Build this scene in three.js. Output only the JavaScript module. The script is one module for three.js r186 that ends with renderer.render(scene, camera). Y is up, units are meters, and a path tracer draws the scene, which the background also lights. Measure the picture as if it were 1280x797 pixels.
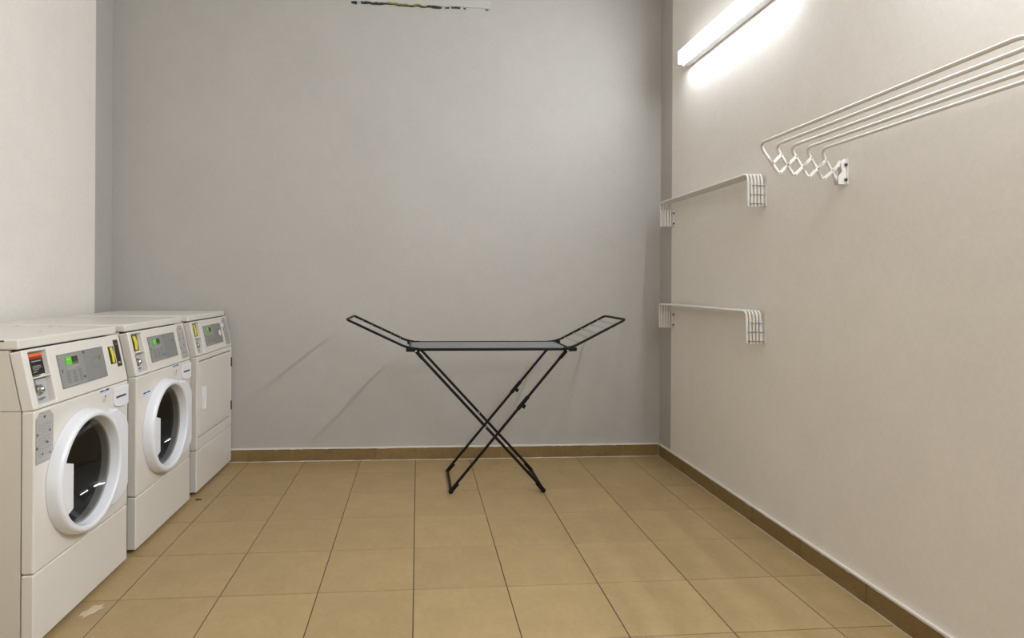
import * as THREE from 'three';
import { RoundedBoxGeometry } from 'three/addons/geometries/RoundedBoxGeometry.js';
import { mergeGeometries } from 'three/addons/utils/BufferGeometryUtils.js';
import { RectAreaLightUniformsLib } from 'three/addons/lights/RectAreaLightUniformsLib.js';

// ------------------------------------------------------------------ camera, light, exposure
const scene = new THREE.Scene();
scene.background = new THREE.Color(0x000000);
const camera = new THREE.PerspectiveCamera(2 * Math.atan(398.5 / 749.15) * 180 / Math.PI, 1280 / 797, 0.05, 40);
camera.rotation.order = 'YXZ';
camera.position.set(0.0135, 1.3001, 4.5556);
camera.rotation.set(0, -0.08065, 0.00516);
camera.setViewOffset(1280, 797, 56.68, 44.3, 1280, 797);      // the lens was shifted
scene.add(camera);
const renderer = new THREE.WebGLRenderer({ antialias: true });
renderer.toneMapping = THREE.LinearToneMapping;
renderer.toneMappingExposure = 1.11;
renderer.shadowMap.enabled = true;
RectAreaLightUniformsLib.init();
const LAMP = { color: [0.925, 1.0, 1.115], nits: [40, 185, 75], glow: 2.2 };  // every batten lamp of the room

// ------------------------------------------------------------------ helpers
let seed = 7;
function rnd() { seed = (seed * 1664525 + 1013904223) >>> 0; return seed / 4294967296; }
const taken = {};
function numbered(n) { taken[n] = (taken[n] ?? -1) + 1; return taken[n] ? n + '_' + String(taken[n]).padStart(3, '0') : n; }
function mesh(name, geo, mat, parent) {
  const m = new THREE.Mesh(geo, mat); m.name = parent ? name : numbered(name);
  m.castShadow = m.receiveShadow = true; (parent || scene).add(m); return m;
}
function thing(name, label, category, pos = [0, 0, 0], turn = 0, group) {
  const g = new THREE.Group(); g.name = numbered(name); g.position.set(...pos); g.rotation.y = turn;
  g.userData = { label, category }; if (group) g.userData.group = group; scene.add(g); return g;
}
function struct(name, geo, mat, label, category) {
  const m = mesh(name, geo, mat); m.userData = { kind: 'structure', label, category }; return m;
}
const lin = (r, g, b) => new THREE.Color().setRGB(r, g, b);
function std(color, roughness = 0.6, extra = {}) { return new THREE.MeshStandardMaterial({ color, roughness, ...extra }); }
function bx(w, h, d, x = 0, y = 0, z = 0) { return new THREE.BoxGeometry(w, h, d).translate(x, y, z); }
function rb(w, h, d, r, x = 0, y = 0, z = 0, seg = 3) { return new RoundedBoxGeometry(w, h, d, seg, r).translate(x, y, z); }
function V(a) { return new THREE.Vector3(...a); }
// a tube along a polyline whose corners are rounded with radius f
function tube(points, r, f = 0.02, radial = 10, caps = true) {
  const P = points.map(V), path = new THREE.CurvePath(); let a = P[0], n = 0;
  for (let i = 1; i < P.length; i++) {
    if (i === P.length - 1) { path.add(new THREE.LineCurve3(a, P[i])); n += 1; break; }
    const d0 = P[i - 1].clone().sub(P[i]), d1 = P[i + 1].clone().sub(P[i]);
    const k = Math.min(f, d0.length() * 0.49, d1.length() * 0.49);
    const s = P[i].clone().addScaledVector(d0.normalize(), k), e = P[i].clone().addScaledVector(d1.normalize(), k);
    path.add(new THREE.LineCurve3(a, s)); path.add(new THREE.QuadraticBezierCurve3(s, P[i], e)); a = e; n += 2;
  }
  // sample: two stations on each straight, seven on each bend
  const pts = [];
  for (const c of path.curves) {
    const m = c instanceof THREE.LineCurve3 ? 1 : 6;
    for (let i = 0; i <= m; i++) { const q = c.getPoint(i / m); if (!pts.length || pts[pts.length - 1].distanceTo(q) > 1e-5) pts.push(q); }
  }
  return sweep(pts, r, radial, caps);
}
function sweep(pts, r, radial, caps) {
  const T = pts.map((p, i) => { const t = new THREE.Vector3(); if (i) t.add(p.clone().sub(pts[i - 1]).normalize()); if (i < pts.length - 1) t.add(pts[i + 1].clone().sub(p).normalize()); return t.normalize(); });
  let N = Math.abs(T[0].y) < 0.9 ? new THREE.Vector3(0, 1, 0) : new THREE.Vector3(1, 0, 0);
  const pos = [], nor = [], idx = [];
  pts.forEach((p, i) => {
    N = N.clone().addScaledVector(T[i], -N.dot(T[i])).normalize();
    const B = new THREE.Vector3().crossVectors(T[i], N);
    for (let k = 0; k < radial; k++) {
      const a = k / radial * Math.PI * 2, d = N.clone().multiplyScalar(Math.cos(a)).addScaledVector(B, Math.sin(a));
      pos.push(p.x + d.x * r, p.y + d.y * r, p.z + d.z * r); nor.push(d.x, d.y, d.z);
    }
  });
  for (let i = 0; i < pts.length - 1; i++) for (let k = 0; k < radial; k++) {
    const a = i * radial + k, b = i * radial + (k + 1) % radial, c = a + radial, d = b + radial;
    idx.push(a, b, c, b, d, c);
  }
  if (caps) for (const e of [0, pts.length - 1]) {
    const s = e ? 1 : -1, at = pos.length / 3;
    pos.push(pts[e].x, pts[e].y, pts[e].z); nor.push(T[e].x * s, T[e].y * s, T[e].z * s);
    for (let k = 0; k < radial; k++) { const j = (e * radial + k) * 3; pos.push(pos[j], pos[j + 1], pos[j + 2]); nor.push(T[e].x * s, T[e].y * s, T[e].z * s); }
    for (let k = 0; k < radial; k++) { const a = at + 1 + k, b = at + 1 + (k + 1) % radial; s > 0 ? idx.push(at, a, b) : idx.push(at, b, a); }
  }
  const g = new THREE.BufferGeometry();
  g.setAttribute('position', new THREE.Float32BufferAttribute(pos, 3)); g.setAttribute('normal', new THREE.Float32BufferAttribute(nor, 3));
  g.setAttribute('uv', new THREE.Float32BufferAttribute(new Float32Array(pos.length / 3 * 2), 2)); g.setIndex(idx); return g;
}
function join(list) { return mergeGeometries(list.map(g => { const q = g.index ? g.toNonIndexed() : g; for (const k of Object.keys(q.attributes)) if (!['position', 'normal', 'uv'].includes(k)) q.deleteAttribute(k); return q; })); }
function roundRect(x0, y0, x1, y1, r, P = new THREE.Shape(), n = 4) {
  const pts = [];
  for (const [cx, cy, a] of [[x1 - r, y0 + r, -0.5], [x1 - r, y1 - r, 0], [x0 + r, y1 - r, 0.5], [x0 + r, y0 + r, 1]])
    for (let i = 0; i <= n; i++) { const t = (a + 0.5 * i / n) * Math.PI; pts.push(new THREE.Vector2(cx + r * Math.cos(t), cy + r * Math.sin(t))); }
  return P.setFromPoints(pts);
}
function circlePath(cx, cy, r, n = 64) { const pts = []; for (let i = 0; i < n; i++) { const t = -i / n * Math.PI * 2; pts.push(new THREE.Vector2(cx + r * Math.cos(t), cy + r * Math.sin(t))); } return new THREE.Path().setFromPoints(pts); }
function extrude(shape, depth, bevel = 0, seg = 24, bseg = 3) {
  return new THREE.ExtrudeGeometry(shape, { depth: depth - 2 * bevel, bevelEnabled: bevel > 0, bevelThickness: bevel, bevelSize: bevel, bevelOffset: -bevel, bevelSegments: bseg, curveSegments: seg }).translate(0, 0, bevel);
}
const toFront = g => g.rotateY(Math.PI / 2);       // drawn facing +z, turned to face +x (x of the drawing runs to -z)
function poly(pts) { return new THREE.Shape(pts.map(p => new THREE.Vector2(...p))); }
// a flat panel w x h with uv 0..1, facing +z, with a little thickness
function plate(w, h, t = 0.001) { const g = new THREE.BoxGeometry(w, h, t); return g; }

// ------------------------------------------------------------------ textures
function hash(i, j, s) { let h = (i * 374761393 + j * 668265263 + s * 2147483647) | 0; h = Math.imul(h ^ (h >>> 13), 1274126177); return ((h ^ (h >>> 16)) >>> 0) / 4294967296; }
function vnoise(x, y, per, s) {                       // value noise that repeats every per cells
  const i = Math.floor(x), j = Math.floor(y), u = x - i, v = y - j, f = t => t * t * (3 - 2 * t), m = k => ((k % per) + per) % per;
  const a = hash(m(i), m(j), s), b = hash(m(i + 1), m(j), s), c = hash(m(i), m(j + 1), s), d = hash(m(i + 1), m(j + 1), s);
  return a + (b - a) * f(u) + (c - a + (a - b - c + d) * f(u)) * f(v);
}
function dataTex(n, fn, srgb, repeat = 1) {
  const d = new Uint8Array(n * n * 4);
  for (let j = 0; j < n; j++) for (let i = 0; i < n; i++) { const c = fn(i / n, j / n), k = (j * n + i) * 4; d[k] = c[0]; d[k + 1] = c[1]; d[k + 2] = c[2]; d[k + 3] = 255; }
  const t = new THREE.DataTexture(d, n, n); t.magFilter = THREE.LinearFilter; t.minFilter = THREE.LinearMipmapLinearFilter; t.generateMipmaps = true;
  t.wrapS = t.wrapT = THREE.RepeatWrapping; t.repeat.set(repeat, repeat); if (srgb) t.colorSpace = THREE.SRGBColorSpace; t.needsUpdate = true; return t;
}
function canvasTex(w, h, draw) {
  const c = document.createElement('canvas'); c.width = w; c.height = h; draw(c.getContext('2d'), w, h);
  const t = new THREE.CanvasTexture(c); t.colorSpace = THREE.SRGBColorSpace; return t;
}
const g8 = v => { v = Math.max(0, Math.min(255, v)); return [v, v, v]; };
const wallMap = (s) => dataTex(512, (x, y) => g8(246 + 4 * (vnoise(x * 5, y * 5, 5, s) - 0.5) + 3 * (vnoise(x * 24, y * 24, 24, s + 1) - 0.5) + 4 * (vnoise(x * 160, y * 160, 160, s + 2) - 0.5)), true, 0.5);
const wallBump = dataTex(512, (x, y) => g8(128 + 110 * (vnoise(x * 128, y * 128, 128, 31) - 0.5) + 80 * (vnoise(x * 48, y * 48, 48, 32) - 0.5)), false, 2);

// ------------------------------------------------------------------ materials
const M = {
  offwhite: std(lin(0.88, 0.82, 0.735), 0.75, { map: wallMap(3), bumpMap: wallBump, bumpScale: 0.0002 }),
  grey: std(lin(0.485, 0.458, 0.412), 0.7, { map: wallMap(11), bumpMap: wallBump, bumpScale: 0.0002 }),
  ceiling: std(lin(0.78, 0.77, 0.75), 0.85),
  grout: std(lin(0.10, 0.07, 0.036), 0.9),
  jointFill: std(lin(0.40, 0.32, 0.20), 0.8),
  caulk: std(lin(0.72, 0.68, 0.60), 0.7),
  enamel: new THREE.MeshPhysicalMaterial({ color: lin(0.69, 0.645, 0.57), roughness: 0.38, clearcoat: 0.25, clearcoatRoughness: 0.25 }),
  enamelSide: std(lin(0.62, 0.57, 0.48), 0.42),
  doorWhite: new THREE.MeshPhysicalMaterial({ color: lin(0.78, 0.78, 0.79), roughness: 0.3, clearcoat: 0.3, clearcoatRoughness: 0.2 }),
  seal: std(lin(0.30, 0.28, 0.24), 0.6),
  glass: new THREE.MeshPhysicalMaterial({ color: lin(0.62, 0.64, 0.66), roughness: 0.04, transmission: 1, thickness: 0, ior: 1.5 }),
  rubber: new THREE.MeshStandardMaterial({ color: lin(0.06, 0.058, 0.055), roughness: 0.6, side: THREE.DoubleSide }),
  drum: std(lin(0.10, 0.10, 0.105), 0.32, { metalness: 0.8 }),
  dark: std(lin(0.018, 0.016, 0.014), 0.6),
  hingeDark: std(lin(0.03, 0.027, 0.023), 0.9),  // plain dark colour of the dryer door hinges
  chrome: std(lin(0.62, 0.61, 0.6), 0.22, { metalness: 1 }),
  pocketGrey: std(lin(0.42, 0.42, 0.41), 0.5),
  blackMetal: new THREE.MeshPhysicalMaterial({ color: lin(0.006, 0.0055, 0.005), roughness: 0.42, specularIntensity: 0.35 }),
  blackPlastic: new THREE.MeshPhysicalMaterial({ color: lin(0.006, 0.0055, 0.005), roughness: 0.5, specularIntensity: 0.35 }),
  wire: std(lin(0.26, 0.26, 0.255), 0.4),
  rackWhite: new THREE.MeshPhysicalMaterial({ color: lin(0.76, 0.725, 0.66), roughness: 0.35, clearcoat: 0.2 }),
  pin: std(lin(0.30, 0.285, 0.26), 0.45, { metalness: 0.5 }),
  screw: std(lin(0.10, 0.075, 0.05), 0.5, { metalness: 0.5 }),
  housing: std(lin(0.72, 0.72, 0.72), 0.45),
  diffuser: std(lin(0.85, 0.85, 0.85), 0.5, { emissive: lin(...LAMP.color), emissiveIntensity: LAMP.glow }),
};

// ------------------------------------------------------------------ the room
const XL = -2.17, XR = 1.85, ZB = 0.108, TURN = -0.011, ZF = 5.6, H = 3.6, STRIP = 0.20;
// box with uv in metres on every face
function wallBox(w, h, d, x, y, z) {
  const g = new THREE.BoxGeometry(w, h, d), p = g.attributes.position, n = g.attributes.normal, u = g.attributes.uv;
  for (let i = 0; i < p.count; i++) Math.abs(n.getX(i)) > 0.5 ? u.setXY(i, p.getZ(i) + z, p.getY(i) + y) : Math.abs(n.getY(i)) > 0.5 ? u.setXY(i, p.getX(i) + x, p.getZ(i) + z) : u.setXY(i, p.getX(i) + x, p.getY(i) + y);
  return g.translate(x, y, z);
}
const backWall = struct('wall_back', wallBox(4.4, H, 0.12, 0, H / 2, -0.06), M.grey, 'smooth grey painted wall behind the black drying rack', 'wall');
backWall.position.set(0, 0, ZB); backWall.rotation.y = TURN;
function sideWall(name, x0, x1, label) {
  const zs = ZB + STRIP + (x0 < 0 ? 0.0 : 0.02), w = struct(name, wallBox(x1 - x0, H, ZF - zs, (x0 + x1) / 2, H / 2, (ZF + zs) / 2), M.offwhite, label, 'wall');
  const s = mesh('painted_strip', wallBox(x1 - x0, H, zs + 0.05, (x0 + x1) / 2, H / 2, (zs - 0.05) / 2), M.grey, w);
  s.userData.label = 'grey painted margin beside the corner'; return w;
}
sideWall('wall_left', XL - 0.12, XL, 'off-white wall behind the washing machines');
sideWall('wall_right', XR, XR + 0.12, 'off-white wall carrying the white folding racks');
struct('wall_front', wallBox(4.3, H, 0.12, (XL + XR) / 2, H / 2, ZF + 0.06), M.offwhite, 'off-white wall facing the grey wall', 'wall');
struct('ceiling', wallBox(4.3, 0.12, ZF + 0.3, (XL + XR) / 2, H + 0.06, ZF / 2), M.ceiling, 'plain white ceiling of the laundry room', 'ceiling');

// floor: a bed of grout with every tile laid on it
const floor = struct('floor', bx(4.4, 0.1, ZF + 0.4, (XL + XR) / 2, -0.0525, ZF / 2), M.grout, 'beige ceramic tile floor with thin dark joints', 'floor');
const tileMaps = [0, 1, 2, 3].map(k => dataTex(256, (x, y) => {
  const a = vnoise(x * 4, y * 4, 4, 60 + k) - 0.5, b = vnoise(x * 18, y * 18, 18, 70 + k) - 0.5, c = vnoise(x * 90, y * 90, 90, 80 + k) - 0.5;
  const sp = vnoise(x * 40, y * 40, 40, 90 + k) > 0.972 ? -16 : 0, v = 9 * a + 8 * b + 9 * c + sp;
  return [236 + v, 233 + v, 226 + v * 0.9];
}, true));
const TILE = [0.45, 0.322, 0.158];
const tileMats = [0, 1, 2, 3, 4, 5].map(k => { const f = 0.965 + 0.014 * k; return std(lin(TILE[0] * f, TILE[1] * f, TILE[2] * f), 0.42, { map: tileMaps[k % 4] }); });
function tileGeo(w, d, t, c) {                        // top face with chamfered rim; uv in units of one tile
  const r = [[w / 2, d / 2, -t], [w / 2, d / 2, -c], [w / 2 - c, d / 2 - c, 0]].map(([a, b, y]) => [[-a, y, b], [a, y, b], [a, y, -b], [-a, y, -b]]);
  const pos = [], uv = [], q = (a, b, c, d) => { for (const p of [a, b, c, a, c, d]) { pos.push(...p); uv.push(p[0] / 0.4 + 0.5, p[2] / 0.4 + 0.5); } };
  for (let l = 0; l < 2; l++) for (let k = 0; k < 4; k++) { const j = (k + 1) % 4; q(r[l][k], r[l][j], r[l + 1][j], r[l + 1][k]); }
  q(...r[2]);
  const g = new THREE.BufferGeometry(); g.setAttribute('position', new THREE.Float32BufferAttribute(pos, 3)); g.setAttribute('uv', new THREE.Float32BufferAttribute(uv, 2)); g.computeVertexNormals(); return g;
}
const tileCache = {};
for (let r = 0; r < 16; r++) for (let c = -6; c < 5; c++) {
  const x0 = Math.max(c * 0.4, XL), x1 = Math.min(c * 0.4 + 0.4, XR), z0 = Math.max(r * 0.4, 0.07), z1 = r * 0.4 + 0.4;
  const w = x1 - x0 - 0.0045, d = z1 - z0 - 0.0045, key = w.toFixed(3) + '_' + d.toFixed(3);
  const t = mesh('floor_tile', tileCache[key] ??= tileGeo(w, d, 0.004, 0.0008), tileMats[Math.floor(rnd() * 6)], floor);
  t.position.set((x0 + x1) / 2, (rnd() - 0.5) * 0.0003, (z0 + z1) / 2);
}

// skirting of cut tiles with a bead of paint and filler on top
const skirtMaps = [0, 1].map(k => dataTex(256, (x, y) => { const v = 26 * (vnoise(x * 5, y * 5, 5, 120 + k) - 0.5) + 16 * (vnoise(x * 30, y * 30, 30, 130 + k) - 0.5) + 10 * (vnoise(x * 120, y * 120, 120, 140 + k) - 0.5); return [232 + v, 230 + v, 226 + v]; }, true));
const skirtMats = [0, 1, 2, 3].map(k => { const f = 0.94 + 0.04 * k; return std(lin(0.275 * f, 0.182 * f, 0.07 * f), 0.4, { map: skirtMaps[k % 2] }); });
const SK_H = 0.09, SK_T = 0.012;
function skirting(name, joints, label) {              // runs along local x, front face at z = SK_T, foot at y = 0
  const L0 = joints[0], L1 = joints[joints.length - 1];
  const base = struct(name, bx(L1 - L0, SK_H - 0.004, SK_T - 0.003, (L0 + L1) / 2, SK_H / 2, (SK_T - 0.003) / 2), M.jointFill, label, 'skirting');
  for (let i = 0; i + 1 < joints.length; i++) {
    const w = joints[i + 1] - joints[i] - 0.0022;
    const t = mesh('skirting_tile', tileGeo(w, SK_H - 0.002, 0.006, 0.0012).rotateX(Math.PI / 2), skirtMats[Math.floor(rnd() * 4)], base);
    t.position.set((joints[i] + joints[i + 1]) / 2, SK_H / 2, SK_T + (rnd() - 0.5) * 0.001);
  }
  // bead: ragged underside where paint and filler lap over the tiles
  const s = new THREE.Shape(), n = Math.round((L1 - L0) / 0.02), y = SK_H;
  s.moveTo(L0, y + 0.008); for (let i = 0; i <= n; i++) { const x = L0 + (L1 - L0) * i / n; s.lineTo(x, y - 0.0015 - 0.004 * Math.max(0, vnoise(i * 0.37, 5, 997, 9) - 0.45) - (rnd() > 0.93 ? 0.003 : 0)); }
  s.lineTo(L1, y + 0.008); s.closePath();
  mesh('paint_bead', extrude(s, SK_T + 0.0035, 0.0012, 4, 2), M.caulk, base);
  const f = new THREE.Shape(); f.moveTo(L0, -0.001); f.lineTo(L1, -0.001); f.lineTo(L1, 0.004); for (let i = n; i >= 0; i--) f.lineTo(L0 + (L1 - L0) * i / n, 0.002 + 0.003 * vnoise(i * 0.3, 9, 997, 14));
  mesh('floor_joint', extrude(f, 0.003, 0, 4).translate(0, 0, SK_T - 0.0015), M.caulk, base);
  return base;
}
const JB = [XL + 0.02]; for (let x = -1.82; x < 1.83; x += 0.307) JB.push(x); JB.push(XR - SK_T - 0.004);
const sb = skirting('baseboard_back', JB, 'brown tile skirting along the grey wall'); sb.position.set(0, 0, ZB + 0.0005); sb.rotation.y = TURN;
const JR = [0]; for (let x = 0.42; x < 6; x += 0.4215) JR.push(x); JR.push(ZF - 0.15);
const sr = skirting('baseboard_right', JR, 'brown tile skirting along the wall with the racks'); sr.position.set(XR - 0.0005, 0, ZB + 0.03 + SK_T + JR[JR.length - 1]); sr.rotation.y = -Math.PI / 2;
sr.position.set(XR - 0.0005, 0, 0.148);

// ragged patch in the grey wall under the ceiling: a board, dark strips for the shade of the broken gap below it, and foam in the gap
{
  const t = thing('wall_patch', 'ragged patched opening high on the grey wall with dark strips as the shade of a gap and yellow foam', 'wall patch', [0, 0, ZB], TURN);
  const top = 3.47, x0 = -0.49, x1 = 0.55;
  const edge = x => 3.352 - 0.018 * (x - x0) / (x1 - x0) + 0.010 * (vnoise(x * 22 + 40, 3, 997, 5) - 0.5);
  const s = new THREE.Shape(); s.moveTo(x0, top); for (let x = x0; x <= x1; x += 0.01) s.lineTo(x, edge(x) + 0.012); s.lineTo(x1, top); s.closePath();
  mesh('filler_board', extrude(s, 0.006, 0.0015, 4, 2), std(lin(0.47, 0.45, 0.41), 0.8), t);
  const strip = (a, b, w, dy, seedn) => { const q = new THREE.Shape(), up = []; for (let x = a; x <= b; x += 0.008) up.push([x, edge(x) + dy + w * (0.25 + 0.75 * vnoise(x * 60 + 50, 7, 997, seedn))]); q.moveTo(a, edge(a) + dy); for (let x = a; x <= b; x += 0.008) q.lineTo(x, edge(x) + dy - 0.35 * w * vnoise(x * 45 + 90, 2, 997, seedn)); up.reverse().forEach(p => q.lineTo(...p)); q.closePath(); return q; };
  for (const [a, b, w] of [[-0.485, -0.44, 0.02], [-0.415, 0.18, 0.016], [0.20, 0.235, 0.008], [0.25, 0.32, 0.012], [0.34, 0.36, 0.006], [0.50, 0.53, 0.006]])
    mesh('gap_shade_strip', extrude(strip(a, b, w, 0.0, 21), 0.0075, 0, 4), M.dark, t).userData.label = 'dark strip coloured as the shade of the broken gap';  // solid strips; the shade of the gap is put into their dark colour
  for (const [a, b] of [[-0.22, 0.07]]) mesh('foam', extrude(strip(a, b, 0.011, 0.004, 33), 0.012, 0.002, 4, 2), std(lin(0.22, 0.20, 0.03), 0.85), t).userData.label = 'yellow foam filling';
}

// ------------------------------------------------------------------ batten lamps along the right wall
function lamp(z0, nits, label) {
  const L = 1.2, y = 2.842, t = thing('wall_lamp', label, 'lamp', [XR, y, z0 + L / 2], 0, 'batten lamps along the wall');
  mesh('housing', rb(0.05, 0.112, L, 0.004, -0.025, 0, 0), M.housing, t);
  const s = new THREE.Shape(); s.moveTo(0, -0.044); s.lineTo(0.026, -0.045); s.quadraticCurveTo(0.035, -0.044, 0.035, -0.036); s.lineTo(0.035, 0.036); s.quadraticCurveTo(0.035, 0.044, 0.026, 0.045); s.lineTo(0, 0.044); s.closePath();
  mesh('diffuser', new THREE.ExtrudeGeometry(s, { depth: L - 0.02, bevelEnabled: false, curveSegments: 10 }).translate(0, 0, -(L - 0.02) / 2).rotateZ(Math.PI).translate(-0.05, 0, 0), M.diffuser, t);
  for (const k of [-1, 1]) mesh('end_cap', rb(0.036, 0.092, 0.012, 0.004, -0.0675, 0, k * (L / 2 - 0.005)), M.housing, t);
  // the glowing face: three strips of light just in front of the diffuser
  for (const [nx, ny, part] of [[0, -1, 0.8], [-1, 0, 1], [0, 1, 0.13]]) {
    const l = new THREE.RectAreaLight(lin(...LAMP.color), nits * part, ny ? 0.034 : 0.078, L - 0.03);
    const cx = ny ? -0.068 : -0.087, cy = ny * 0.048;
    l.position.set(XR + cx, y + cy, z0 + L / 2); l.up.set(0, 0, 1); l.lookAt(XR + cx + nx, y + cy + ny, z0 + L / 2);
    l.castShadow = true; scene.add(l);
  }
}
lamp(0.60, LAMP.nits[0], 'glowing white batten lamp on the wall above the folded racks');
lamp(2.65, LAMP.nits[1], 'glowing white batten lamp on the wall above the opened rack');
lamp(3.95, LAMP.nits[2], 'glowing white batten lamp on the bare wall past the opened rack');

// ------------------------------------------------------------------ the machines
const W = 0.683, FX = 0.375, TILT = Math.atan(0.045 / 0.214);     // width, front plane, slope of the console
const instructionTex = canvasTex(128, 256, (c, w, h) => {
  c.fillStyle = '#a9a6a0'; c.fillRect(0, 0, w, h); c.strokeStyle = '#7d7a75'; c.lineWidth = 2; c.strokeRect(5, 5, w - 10, h - 10);
  c.fillStyle = '#3a3835'; c.beginPath(); c.arc(62, 26, 7, 0, 7); c.fill();
  for (const y of [60, 122, 178, 224]) { c.fillStyle = '#8a8782'; c.fillRect(10, y, w - 20, 2); }
  c.strokeStyle = '#77746f'; for (const [x, y, a, b] of [[22, 70, 34, 40], [68, 66, 40, 44], [24, 132, 38, 36], [72, 130, 36, 38], [22, 186, 34, 30], [68, 184, 42, 32]]) { c.strokeRect(x, y, a, b); c.beginPath(); c.arc(x + a / 2, y + b / 2, 9, 0, 7); c.stroke(); }
  c.fillStyle = '#45423f'; for (const [x, y, a, b] of [[10, 100, 12, 14], [98, 96, 14, 10], [74, 150, 22, 9], [8, 166, 12, 14], [46, 206, 12, 8], [100, 212, 12, 8]]) { c.save(); c.translate(x, y); c.rotate(0.5); c.fillRect(0, 0, a, b); c.restore(); }
});
const displayTex = canvasTex(512, 208, (c, w, h) => {
  c.fillStyle = '#8b8a85'; c.fillRect(0, 0, w, h); c.fillStyle = '#81807b'; c.fillRect(272, 0, 240, h);
  c.strokeStyle = '#6f6d69'; c.lineWidth = 3; c.strokeRect(4, 4, w - 8, h - 8); c.lineWidth = 2; c.beginPath(); c.moveTo(272, 20); c.lineTo(272, h - 10); c.stroke();
  c.fillStyle = '#6a6863'; for (const x of [60, 126, 190]) for (let i = 0; i < 6; i++) c.fillRect(x, 112 + i * 13, 34, 6);
  c.fillStyle = '#a4a19b'; c.fillRect(90, 82, 130, 5); c.fillRect(90, 94, 90, 4);
  c.fillStyle = '#4f4d49'; c.fillRect(232, 160, 26, 15); c.fillRect(268, 8, 24, 14); c.fillRect(20, 92, 12, 22);
  c.strokeStyle = '#6f6c67'; c.lineWidth = 4; c.beginPath(); c.ellipse(404, 98, 50, 36, 0, 0, 7); c.stroke(); c.fillStyle = '#5d5b57'; c.fillRect(446, 56, 18, 18);
  c.fillStyle = '#9c9993'; c.fillRect(30, 194, 220, 4);
});
const lcdTex = canvasTex(128, 64, (c, w, h) => { c.fillStyle = '#58c51e'; c.fillRect(0, 0, 62, h); c.fillStyle = '#2c2a18'; c.fillRect(62, 0, 66, 44); c.fillStyle = '#5a5a48'; c.fillRect(62, 44, 66, 20); c.fillStyle = '#4d4420'; c.fillRect(76, 12, 12, 22); c.fillRect(98, 12, 12, 22); c.fillStyle = '#7be03a'; c.fillRect(10, 14, 40, 10); });
const lcdMat = std(0xffffff, 0.35, { map: lcdTex, emissiveMap: lcdTex, emissive: 0xffffff, emissiveIntensity: 0.06 });
const warnTex = canvasTex(96, 128, (c, w, h) => {
  c.fillStyle = '#141110'; c.fillRect(0, 0, w, h); c.fillStyle = '#d9641c'; c.fillRect(0, 0, w, 18); c.fillStyle = '#8e2417'; c.fillRect(0, 18, w, 16);
  c.fillStyle = '#a9a29a'; c.fillRect(14, 44, 68, 6); c.fillRect(14, 74, 60, 4); c.fillRect(14, 84, 66, 4); c.fillRect(14, 94, 44, 4); c.fillRect(14, 108, 30, 4);
});
const yellowTex = canvasTex(96, 128, (c, w, h) => {
  c.fillStyle = '#2a2411'; c.fillRect(0, 0, w, h); c.fillStyle = '#d8c818'; c.beginPath(); c.moveTo(26, 8); c.lineTo(74, 4); c.lineTo(92, 62); c.lineTo(78, 122); c.lineTo(34, 118); c.lineTo(44, 64); c.closePath(); c.fill(); 
});
const blackTex = canvasTex(48, 160, (c, w, h) => { c.fillStyle = '#15130f'; c.fillRect(0, 0, w, h); c.strokeStyle = '#6e6130'; c.lineWidth = 3; c.strokeRect(5, 6, w - 10, h - 12); c.fillStyle = '#b9b4a4'; c.fillRect(14, 132, 20, 9); c.fillStyle = '#7c7350'; c.fillRect(14, 22, 18, 8); });
const logoTex = canvasTex(128, 48, (c, w, h) => { c.fillStyle = '#dfe2e8'; c.fillRect(0, 0, w, h); c.fillStyle = '#1f2d52'; c.fillRect(2, 6, 44, 15); c.fillStyle = '#5b7da8'; c.fillRect(46, 8, 34, 12); c.fillStyle = '#232f4c'; c.fillRect(80, 4, 44, 17); c.fillStyle = '#8fa3c4'; c.fillRect(8, 30, 104, 6); });
const pictoTex = canvasTex(64, 64, (c, w, h) => { c.fillStyle = '#d8d0c8'; c.fillRect(0, 0, w, h); c.fillStyle = '#8d3a34'; c.beginPath(); c.arc(40, 14, 8, 0, 7); c.fill(); c.strokeStyle = '#a58f88'; c.lineWidth = 4; c.beginPath(); c.arc(30, 42, 15, 0, 7); c.stroke(); c.beginPath(); c.moveTo(18, 54); c.lineTo(44, 30); c.stroke(); });
const pm = (tex, r = 0.45) => std(0xffffff, r, { map: tex });
const MP = { display: pm(displayTex, 0.35), plate: pm(instructionTex, 0.4), warn: pm(warnTex), yellow: pm(yellowTex), black: pm(blackTex), logo: pm(logoTex), picto: pm(pictoTex) };

const clippedPlate = (() => {                         // metal plate with two cut upper corners, 1 x 1, printed on the face
  const g = new THREE.ExtrudeGeometry(poly([[-0.5, -0.5], [0.5, -0.5], [0.5, 0.38], [0.28, 0.5], [-0.28, 0.5], [-0.5, 0.38]]), { depth: 1, bevelEnabled: false });
  const p = g.attributes.position, u = g.attributes.uv; for (let i = 0; i < p.count; i++) u.setXY(i, p.getX(i) + 0.5, p.getY(i) + 0.5); return g;
})();
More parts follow.
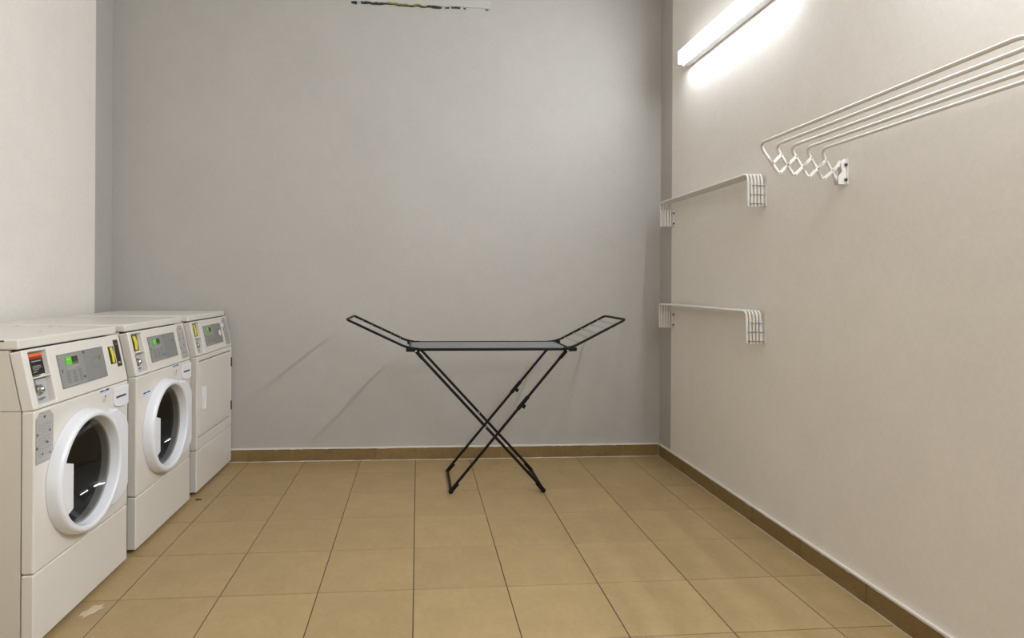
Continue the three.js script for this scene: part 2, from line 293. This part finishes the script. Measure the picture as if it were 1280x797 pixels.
// a flat label on the vertical front: s is measured from the machine's left front corner, y from the floor
function onFront(name, w, h, s, y, mat, parent, label, n = 0) {
  const m = mesh(name, plate(w, h, 0.0012), mat, parent); m.rotation.y = Math.PI / 2; m.position.set(FX + 0.0006 + n, y, W / 2 - s); if (label) m.userData.label = label; return m;
}
const CY0 = 0.846, CLEN = 0.2165;                     // console: foot height, length of the sloping face
function machine(zc, label, category, kind) {
  const t = thing('front_load_' + (kind === 2 ? 'dryer' : 'washer'), label, category, [-1.70, 0, zc], 0);
  const hw = W / 2;
  const side = () => join([extrude(poly([[-0.385, 0.012], [0.3305, 0.012], [0.3305, 0.8435], [-0.385, 0.8435]]), 0.02), extrude(poly([[-0.385, 0.846], [0.3305, 0.846], [0.2865, 1.0575], [-0.385, 1.0575]]), 0.02)]);
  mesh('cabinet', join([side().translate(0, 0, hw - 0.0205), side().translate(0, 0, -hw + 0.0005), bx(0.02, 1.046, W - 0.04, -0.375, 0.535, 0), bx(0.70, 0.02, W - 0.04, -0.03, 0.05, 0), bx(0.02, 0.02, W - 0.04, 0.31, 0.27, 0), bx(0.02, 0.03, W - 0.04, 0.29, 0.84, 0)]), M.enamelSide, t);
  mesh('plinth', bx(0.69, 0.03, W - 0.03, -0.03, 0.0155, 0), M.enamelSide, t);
  mesh('lid', rb(0.706, 0.036, W - 0.001, 0.007, -0.032, 1.078, 0), M.enamel, t);
  mesh('kick_panel', rb(0.042, 0.250, W - 0.002, 0.006, FX - 0.021, 0.1435, 0), M.enamel, t);
  // front panel: drawn from -hw (left, near) to hw
  const fs = roundRect(-hw + 0.001, 0.2715, hw - 0.001, 0.8435, 0.008);
  const DZ = -0.03, DY = 0.545;                       // centre of the round door: s = DZ from the middle
  if (kind < 2) fs.holes.push(circlePath(DZ, DY, 0.212));
  else fs.holes.push(roundRect(-hw + 0.039, 0.342, hw - 0.030, 0.813, 0.006, new THREE.Path()));
  const front = mesh('front_panel', toFront(extrude(fs, 0.042, 0.006, 40)).translate(FX - 0.042, 0, 0), M.enamel, t);
  // console: sloping face with a hole for the coin box
  const S = s => s - hw;                              // from the left corner to the middle
  const P0 = [0.033, 0.137, 0.016, 0.205];            // coin box opening: s0, s1, and along the slope
  const cs = roundRect(-hw + 0.0005, 0.0015, hw - 0.0005, CLEN, 0.007); cs.holes.push(roundRect(S(P0[0]), P0[2], S(P0[1]), P0[3], 0.004, new THREE.Path()));
  const con = mesh('console', extrude(cs, 0.042, 0.005, 8).translate(0, 0, -0.042), M.enamel, t);
  con.rotation.order = 'YXZ'; con.rotation.set(-TILT, Math.PI / 2, 0); con.position.set(FX + 0.001, CY0, 0);
  const at = (m, s, y, n = 0.0006) => { m.position.set(S(s), (y - CY0) / Math.cos(TILT), n); return m; };
  const pw = P0[1] - P0[0] + 0.008, ph = P0[3] - P0[2] + 0.008, px = S((P0[0] + P0[1]) / 2), py = (P0[2] + P0[3]) / 2;
  mesh('coin_box', join([bx(pw, ph, 0.002, px, py, -0.026), bx(pw, 0.004, 0.026, px, 0.112, -0.0135)]), M.enamel, con);
  const cp = mesh('coin_plate', plate(pw - 0.012, 0.088, 0.002), M.pocketGrey, con); cp.position.set(px, 0.062, -0.024);
  const ck = mesh('coin_slot', join([new THREE.CylinderGeometry(0.018, 0.021, 0.012, 20).rotateX(Math.PI / 2), new THREE.SphereGeometry(0.013, 14, 8).translate(0, 0, 0.007), bx(0.03, 0.006, 0.008, 0.004, -0.032, 0), bx(0.006, 0.02, 0.006, -0.018, 0.026, 0)]), M.chrome, con); ck.position.set(px - 0.006, 0.066, -0.017); ck.userData.label = 'chrome coin slot';
  const stk = mesh('sticker', plate(kind ? 0.062 : 0.074, 0.078, 0.0012), kind ? MP.yellow : MP.warn, con); stk.position.set(S(P0[0]) + (kind ? 0.036 : 0.04), 0.160, kind ? -0.008 : -0.004); stk.userData.label = kind ? 'yellow and black sticker' : 'black warning sticker with an orange head';
  const dsp = at(mesh('display_panel', plate(0.328, 0.132, 0.004), MP.display, con), 0.350, 0.954, 0.0012); dsp.userData.label = 'grey printed control panel';
  const lcd = at(mesh('display_screen', plate(0.08, 0.03, 0.002), lcdMat, con), 0.274, 0.988, 0.0040); lcd.userData.label = 'small green lit display';
  if (kind === 0) {
    const y1 = at(mesh('sticker', plate(0.046, 0.078, 0.001), MP.yellow, con), 0.586, 0.972); y1.userData.label = 'yellow and black sticker';
    const b1 = at(mesh('sticker', plate(0.040, 0.122, 0.001), MP.black, con), 0.637, 0.976, 0.0012); b1.userData.label = 'tall black sticker';
    const ip = mesh('instruction_plate', clippedPlate, MP.plate, front); ip.scale.set(0.102, 0.182, 0.0014); ip.rotation.y = Math.PI / 2; ip.position.set(FX, 0.742, hw - 0.060); ip.userData.label = 'grey printed instruction plate';
    for (const [x, z, r] of [[0.056, -0.30, 0.008], [0.18, -0.02, 0.005], [0.087, -0.325, 0.005], [-0.099, -0.32, 0.005]]) mesh('paint_chip', new THREE.CylinderGeometry(r, r * 1.3, 0.0008, 7).translate(x, 1.0962, z), M.screw, t).userData.label = 'dark chip in the paint';
    mesh('paint_chip', bx(0.026, 0.005, 0.001, 0.262, 1.0905, hw - 0.0005), M.dark, t).userData.label = 'dark chip in the paint';
  } else {
    const ip = at(mesh('instruction_plate', clippedPlate, MP.plate, con), 0.612, 0.956, 0.0); ip.scale.set(0.094, 0.19, 0.0014); ip.userData.label = 'grey printed instruction plate';
  }
  if (kind < 2) {
    // soap drawer and labels at the right of the front
    const q = new THREE.Shape(); q.moveTo(S(0.548), 0.830); q.lineTo(S(0.672), 0.830); q.lineTo(S(0.672), 0.746); for (let a = 0; a <= 8; a++) { const u = a / 8; q.lineTo(S(0.672 - 0.11 * u), 0.742 - 0.004 * Math.sin(u * Math.PI) + 0.006 * u * u); } q.quadraticCurveTo(S(0.550), 0.752, S(0.548), 0.776); q.closePath();
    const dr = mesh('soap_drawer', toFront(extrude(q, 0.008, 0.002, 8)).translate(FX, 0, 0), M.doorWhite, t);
    const sl = onFront('drawer_strip', 0.088, 0.008, 0.603, 0.787, M.dark, dr, 'dark flat strip', 0.0075); sl.scale.z = 1;  // flat dark strip laid on the drawer face
    onFront('maker_label', 0.074, 0.022, kind ? 0.465 : 0.475, kind ? 0.832 : 0.829, MP.logo, t, 'small blue and white maker label', 0);
    onFront('pictogram_sticker', 0.048, 0.034, kind ? 0.468 : 0.474, 0.798, MP.picto, t, 'small pictogram sticker', 0);
    if (kind === 1) onFront('maker_label', 0.074, 0.024, 0.110, 0.748, MP.logo, t, 'small blue and white maker label', 0);
    // door: ring turned about x, hinge plate, handle, glass bowl
    const prof = [[0.200, -0.012], [0.2025, 0.006], [0.209, 0.034], [0.2115, 0.042], [0.216, 0.0455], [0.225, 0.0455], [0.232, 0.042], [0.237, 0.034], [0.2405, 0.020], [0.243, 0.0]].map(p => new THREE.Vector2(...p));
    const lathe = pr => new THREE.LatheGeometry(pr, 72).rotateX(Math.PI / 2);            // axis to +z
    const hp = new THREE.Shape(); hp.absarc(0, 0, 0.226, 1.05, -1.05, true); hp.lineTo(0.20, -0.205); hp.quadraticCurveTo(0.285, -0.190, 0.304, -0.150); hp.lineTo(0.304, 0.112); hp.quadraticCurveTo(0.285, 0.165, 0.20, 0.205); hp.closePath();
    const door = mesh('door', join([lathe(prof), extrude(hp, 0.034, 0.006, 30)]), M.doorWhite, t);
    door.rotation.y = Math.PI / 2; door.position.set(FX + 0.001, DY, -DZ);
    mesh('door_seal', lathe([[0.208, -0.020], [0.2035, -0.002], [0.201, 0.006], [0.1975, 0.004], [0.197, -0.012], [0.199, -0.03]].map(p => new THREE.Vector2(...p))), M.seal, door);
    const bowl = []; for (let i = 0; i <= 14; i++) { const u = i / 14; bowl.push(new THREE.Vector2(0.0005 + 0.196 * u, -0.095 + 0.095 * Math.pow(u, 2.9))); }
    mesh('door_glass', lathe(bowl), M.glass, door).userData.label = 'dark round glass bowl';
    const hs = new THREE.Shape(); hs.moveTo(-0.150, 0.068); hs.lineTo(-0.150, -0.100); hs.lineTo(-0.178, -0.112); for (let k = 0; k <= 10; k++) { const a = Math.PI + 0.545 - k / 10 * (0.545 + 0.38); hs.lineTo(0.216 * Math.cos(a), 0.216 * Math.sin(a)); } hs.lineTo(-0.186, 0.080); hs.closePath();
    mesh('door_handle', extrude(hs, 0.02, 0.003, 8).translate(0, 0, 0.026), M.doorWhite, door);
    mesh('door_gasket', new THREE.LatheGeometry([[0.2055, -0.002], [0.2055, -0.030], [0.222, -0.056]].map(p => new THREE.Vector2(...p)), 64).rotateX(Math.PI / 2).rotateY(Math.PI / 2).translate(FX, DY, -DZ), M.rubber, t).userData.label = 'dark rubber gasket';
    // drum behind the glass
    const drum = mesh('drum', new THREE.LatheGeometry([[0.001, -0.36], [0.20, -0.36], [0.232, -0.34], [0.240, -0.06], [0.228, -0.04], [0.210, -0.03]].map(p => new THREE.Vector2(...p)), 48).rotateX(Math.PI / 2).rotateY(Math.PI / 2), new THREE.MeshStandardMaterial({ color: M.drum.color, roughness: 0.32, metalness: 0.8, side: THREE.DoubleSide }), t);
    drum.position.set(FX - 0.01, DY, -DZ);
  } else {
    const x0 = 0.042, x1 = 0.650, door = mesh('door', toFront(extrude(roundRect(S(x0 + 0.001), 0.348, S(x1 - 0.001), 0.807, 0.006), 0.03, 0.004, 8)).translate(FX - 0.0305, 0, 0), M.enamel, t);
    const ring = roundRect(S(0.092), 0.50, S(0.150), 0.648, 0.014); ring.holes.push(roundRect(S(0.100), 0.510, S(0.142), 0.638, 0.010, new THREE.Path()));
    mesh('door_handle', join([toFront(extrude(ring, 0.008, 0.0025, 8)).translate(FX - 0.001, 0, 0), toFront(extrude(roundRect(S(0.098), 0.508, S(0.144), 0.640, 0.010), 0.003)).translate(FX - 0.0005, 0, 0)]), M.doorWhite, door);
    for (const y of [0.42, 0.73]) mesh('hinge', rb(0.010, 0.064, 0.008, 0.002, FX + 0.002, y, S(0.664) * -1), M.hingeDark, t).userData.label = 'dark door hinge';
    const wk = at(mesh('round_sticker', new THREE.CylinderGeometry(0.021, 0.021, 0.0012, 24).rotateX(Math.PI / 2), M.doorWhite, con), 0.476, 0.954, 0.0036); wk.userData.label = 'small round white sticker';
    const wl = at(mesh('sticker', plate(0.05, 0.02, 0.001), M.doorWhite, con), 0.555, 1.0, 0.003); wl.userData.label = 'small white tag';
    mesh('drum', new THREE.CylinderGeometry(0.25, 0.25, 0.4, 32).rotateZ(Math.PI / 2).translate(0, 0.58, 0), M.drum, t);
  }
  for (const [x, z] of [[0.30, hw - 0.05], [0.30, -hw + 0.05], [-0.33, hw - 0.05], [-0.33, -hw + 0.05]]) mesh('foot', new THREE.CylinderGeometry(0.018, 0.022, 0.03, 10).translate(x, 0.0152, z), M.dark, t);
  return t;
}
machine(2.0015, 'white front-loading washer with an orange and black warning sticker and instruction plate beside its door', 'washer', 0);
machine(1.2355, 'white front-loading washer between the other washer and the dryer', 'washer', 1);
machine(0.4495, 'white dryer with a square solid door next to the grey wall', 'dryer', 2);

// ------------------------------------------------------------------ folding racks on the right wall
function pinAt(x, y, z, r = 0.0035, l = 0.006) { return new THREE.CylinderGeometry(r, r, l, 8).rotateX(Math.PI / 2).translate(x, y, z); }
function flatLink(a, b, z) {                          // white flat bar with round ends between two points (x, y) at z
  const dx = b[0] - a[0], dy = b[1] - a[1], l = Math.hypot(dx, dy), s = new THREE.Shape();
  s.absarc(l, 0, 0.006, -Math.PI / 2, Math.PI / 2); s.absarc(0, 0, 0.006, Math.PI / 2, Math.PI * 1.5); s.closePath();
  return extrude(s, 0.004, 0.001, 6, 2).rotateZ(Math.atan2(dy, dx)).translate(a[0], a[1], z);
}
function wallBracket(t, z, y0, y1, cheeks, d) {      // upright plate screwed to the wall at x = 0; d: side on which the screws sit
  const g = [rb(0.004, y1 - y0, 0.036, 0.0015, -0.0022, (y0 + y1) / 2, z + d * 0.008)];
  if (cheeks) for (const o of [-0.0115, 0.0145]) g.push(extrude(poly([[-0.003, y0], [-0.038, y0], [-0.038, y0 + 0.032], [-0.022, y0 + 0.056], [-0.027, y1 - 0.014], [-0.016, y1], [-0.003, y1]]), 0.003, 0.0008, 4, 2).translate(0, 0, z + o - 0.0015));
  else g.push(rb(0.012, y1 - y0 - 0.01, 0.004, 0.0015, -0.008, (y0 + y1) / 2, z + d * 0.010));
  const b = mesh('wall_bracket', join(g), M.rackWhite, t);
  for (const y of [y0 + 0.02, y1 - 0.024]) mesh('screw', new THREE.CylinderGeometry(0.0055, 0.0075, 0.008, 10).rotateZ(Math.PI / 2).translate(-0.008, y, z + d * 0.0205), M.screw, b).userData.label = 'dark screw head';
}
{ // opened rack
  const t = thing('folding_rack', 'white wall drying rack pulled out, its five rods spread apart on scissor arms', 'drying rack', [XR, 1.735, 2.1], 0, 'folding racks on the wall');
  const lx = p => [p[0] - XR, p[1] - 1.735], ZA = 0, ZE = 1.15;
  const T = [[1.559, 1.859], [1.627, 1.853], [1.694, 1.847], [1.761, 1.839], [1.832, 1.831]].map(lx);
  const Mi = [[1.523, 1.823], [1.588, 1.816], [1.657, 1.809], [1.724, 1.802], [1.790, 1.797]].map(lx);
  const B = [[1.554, 1.780], [1.620, 1.773], [1.685, 1.766], [1.751, 1.758], [1.819, 1.749]].map(lx);
  const E = [[1.463, 1.903], [1.534, 1.899], [1.602, 1.894], [1.672, 1.890], [1.740, 1.886]].map(lx);
  for (let i = 0; i < 5; i++) mesh('rod', tube([[...B[i], ZA], [...E[i], ZA], [...E[i], ZE], [...B[i], ZE]], 0.0065, 0.045, 10), M.rackWhite, t);
  for (const z of [ZA, ZE]) {
    const o = z === ZA ? 0.007 : -0.011;
    const pairs = [[Mi[0], T[0]], [B[0], T[1]], [B[1], T[2]], [B[2], T[3]], [B[3], T[4]]];
    for (const [a, b] of pairs) mesh('link', flatLink(a, b, z + o), M.rackWhite, t);
    for (const p of [...T, ...Mi, ...B]) mesh('rivet', pinAt(p[0], p[1], z + o + 0.002, 0.0032, 0.008), M.pin, t);
    wallBracket(t, z, 0.0, 0.108, true, 1);
  }
}
function foldedRack(yTop, label, dx) {
  const t = thing('folding_rack', label, 'drying rack', [XR, yTop - 0.175, 0.36], 0, 'folding racks on the wall');
  const ZE = 1.15, top = 0.175;
  for (let i = 0; i < 5; i++) {
    const x = -0.094 + i * 0.019 + dx;
    mesh('rod', tube([[x, 0.004, 0], [x - 0.004, top, 0], [x - 0.004, top, ZE], [x, 0.004, ZE]], 0.0065, 0.034, 10), M.rackWhite, t);
  }
  for (const z of [0, ZE]) {
    const o = z ? -0.011 : 0.007;
    for (let i = 0; i < 5; i++) { const x = -0.0845 + i * 0.019 + dx; mesh('link', flatLink([x, 0.012], [x, 0.118], z + o), M.rackWhite, t); }
    for (const y of [0.018, 0.066, 0.114]) mesh('pin', tube([[-0.094 + dx + (y > 0.1 ? 0.014 : 0), y, z + (z ? 0.008 : -0.008)], [-0.006, y - 0.002, z + (z ? 0.008 : -0.008)]], 0.0022, 0.01, 6), M.pin, t);
    wallBracket(t, z, 0.006, 0.124, false, z ? -1 : 1);
  }
}
foldedRack(1.888, 'white drying rack folded against the wall, the upper of the two folded ones', 0);
foldedRack(1.160, 'white drying rack folded against the wall, the lower of the two folded ones', -0.004);

// ------------------------------------------------------------------ black standing airer
{
  const t = thing('clothes_airer', 'black metal standing clothes airer with crossed legs and raised wings', 'clothes airer', [0.48, 0, 0.656], 0);
  const zf = 0.222, zb = -0.222, R = 0.0088, y = 0.895, xl = -0.528, xr = 0.487;
  // top frame, wires along it
  const top = mesh('top_frame', join([tube([[xl, y, zb], [xr, y, zb]], R), tube([[xl, y, zf], [xr, y, zf]], R), tube([[xl + 0.01, y + 0.004, zb], [xl + 0.01, y + 0.004, zf]], R * 0.9), tube([[xr - 0.01, y + 0.004, zb], [xr - 0.01, y + 0.004, zf]], R * 0.9)]), M.blackMetal, t);
  for (let i = 1; i <= 9; i++) mesh('wire', tube([[xl + 0.012, y + 0.004, zb + i * 0.0444], [xr - 0.012, y + 0.004, zb + i * 0.0444]], 0.0024, 0.01, 6), M.wire, top).userData.label = 'thin grey drying wire';
  // wings
  for (const s of [-1, 1]) {
    const x0 = s < 0 ? xl - 0.004 : xr + 0.012, x1 = s < 0 ? -0.898 : 0.838, y0 = y + 0.010, y1 = 1.078;
    const p = (u, z) => [x0 + (x1 - x0) * u, y0 + (y1 - y0) * u, z];
    const k = [x0 + (s < 0 ? 0.05 : -0.05), y + 0.004];
    const wing = mesh('wing_frame', tube([[...k, zb + 0.012], p(0.03, zb + 0.012), p(1, zb + 0.012), p(1, zf - 0.012), p(0.03, zf - 0.012), [...k, zf - 0.012]], 0.0076, 0.03, 10), M.blackMetal, t);
    for (let i = 1; i <= 5; i++) mesh('wire', tube([p(0.17 * i - 0.02, zb + 0.012), p(0.17 * i - 0.02, zf - 0.012)], 0.0019, 0.01, 6), M.wire, wing).userData.label = 'thin grey drying wire';
  }
  // crossed legs: frame one leans from the left top to the right foot, frame two the other way
  const leg = (xt, xb, z) => tube([[xt, y - 0.012, z], [xb, 0.022, z]], R, 0.02, 10);
  const fr = 0.318, fl = -0.258, tl = -0.478, tr = 0.462;
  for (const z of [zb + 0.024, zf - 0.008]) {
    mesh('leg', leg(tl, fr, z), M.blackMetal, t);
    mesh('leg', leg(tr, fl, z - 0.017), M.blackMetal, t);
  }
  mesh('foot_bar', tube([[fr, 0.018, zb + 0.02], [fr, 0.018, zf - 0.004]], R, 0.02, 10), M.blackMetal, t);
  mesh('foot_bar', tube([[fl, 0.018, zb + 0.003], [fl, 0.018, zf - 0.021]], R, 0.02, 10), M.blackMetal, t);
  // plastic corners, hinges, sliders and pivots
  for (const [x, z, d] of [[fr, zb + 0.024, -1], [fr, zf - 0.008, -1], [fl, zb + 0.007, 1], [fl, zf - 0.025, 1]]) mesh('foot_cap', join([tube([[x + d * 0.042, 0.062, z], [x, 0.015, z]], 0.0125, 0.01, 12), new THREE.SphereGeometry(0.0145, 14, 10).translate(x, 0.0147, z)]), M.blackPlastic, t);
  for (const [x, z] of [[tl, zb], [tl, zf], [tr, zb], [tr, zf]]) {
    const o = Math.sign(x);
    const h = mesh('hinge_clip', rb(0.085, 0.024, 0.026, 0.006, x + o * 0.018, y - 0.001, z), M.blackPlastic, t);
    mesh('rivet', new THREE.CylinderGeometry(0.006, 0.006, 0.006, 12).rotateX(Math.PI / 2).translate(x, y - 0.008, z + 0.0145), M.chrome, h).userData.label = 'bright rivet';
    mesh('leg_socket', tube([[x, y - 0.01, z > 0 ? z - 0.014 : z + 0.014], [x - o * 0.04, y - 0.057, z > 0 ? z - 0.014 : z + 0.014]], 0.0115, 0.01, 10), M.blackPlastic, t);
  }
  const on = (u, xt, xb) => [xt + (xb - xt) * u, (y - 0.012) + (0.022 - (y - 0.012)) * u];
  for (const [u, z] of [[0.345, zb + 0.007], [0.378, zf - 0.025]]) { const a = on(u - 0.045, tr, fl), b = on(u + 0.045, tr, fl), c = on(u, tr, fl); mesh('slider', join([tube([[...a, z], [...b, z]], 0.0125, 0.01, 10), tube([[c[0] + 0.012, c[1] - 0.012, z], [c[0] + 0.002, c[1] - 0.034, z]], 0.009, 0.01, 8)]), M.blackPlastic, t); }
  for (const z of [zb + 0.0155, zf - 0.0165]) mesh('pivot', new THREE.CylinderGeometry(0.006, 0.006, 0.042, 12).rotateX(Math.PI / 2).translate(...on(0.5425, tl, fr), z), M.pin, t);
}

// small things on the floor
{
  const blob = (r, n, sd) => { const s = new THREE.Shape(); for (let i = 0; i < n; i++) { const a = i / n * Math.PI * 2, q = r * (0.55 + 0.75 * hash(i, sd, 3)); i ? s.lineTo(q * Math.cos(a), q * 0.6 * Math.sin(a)) : s.moveTo(q, 0); } s.closePath(); return s; };
  const d = mesh('paper_scrap', extrude(blob(0.022, 12, 4), 0.002).rotateX(-Math.PI / 2), M.dark); d.position.set(-1.29, 0.0004, 0.855); d.userData = { label: 'dark scrap on the floor where the dryer meets a washer', category: 'scrap' };
  const p = mesh('powder_smear', extrude(blob(0.05, 18, 8), 0.0006).rotateX(-Math.PI / 2), std(lin(0.54, 0.44, 0.29), 0.9)); p.position.set(-1.262, 0.0003, 2.07); p.rotation.y = 1.2; p.userData = { label: 'pale powder smear on the floor tile below the near washer door', category: 'smear' };
}
renderer.render(scene, camera);
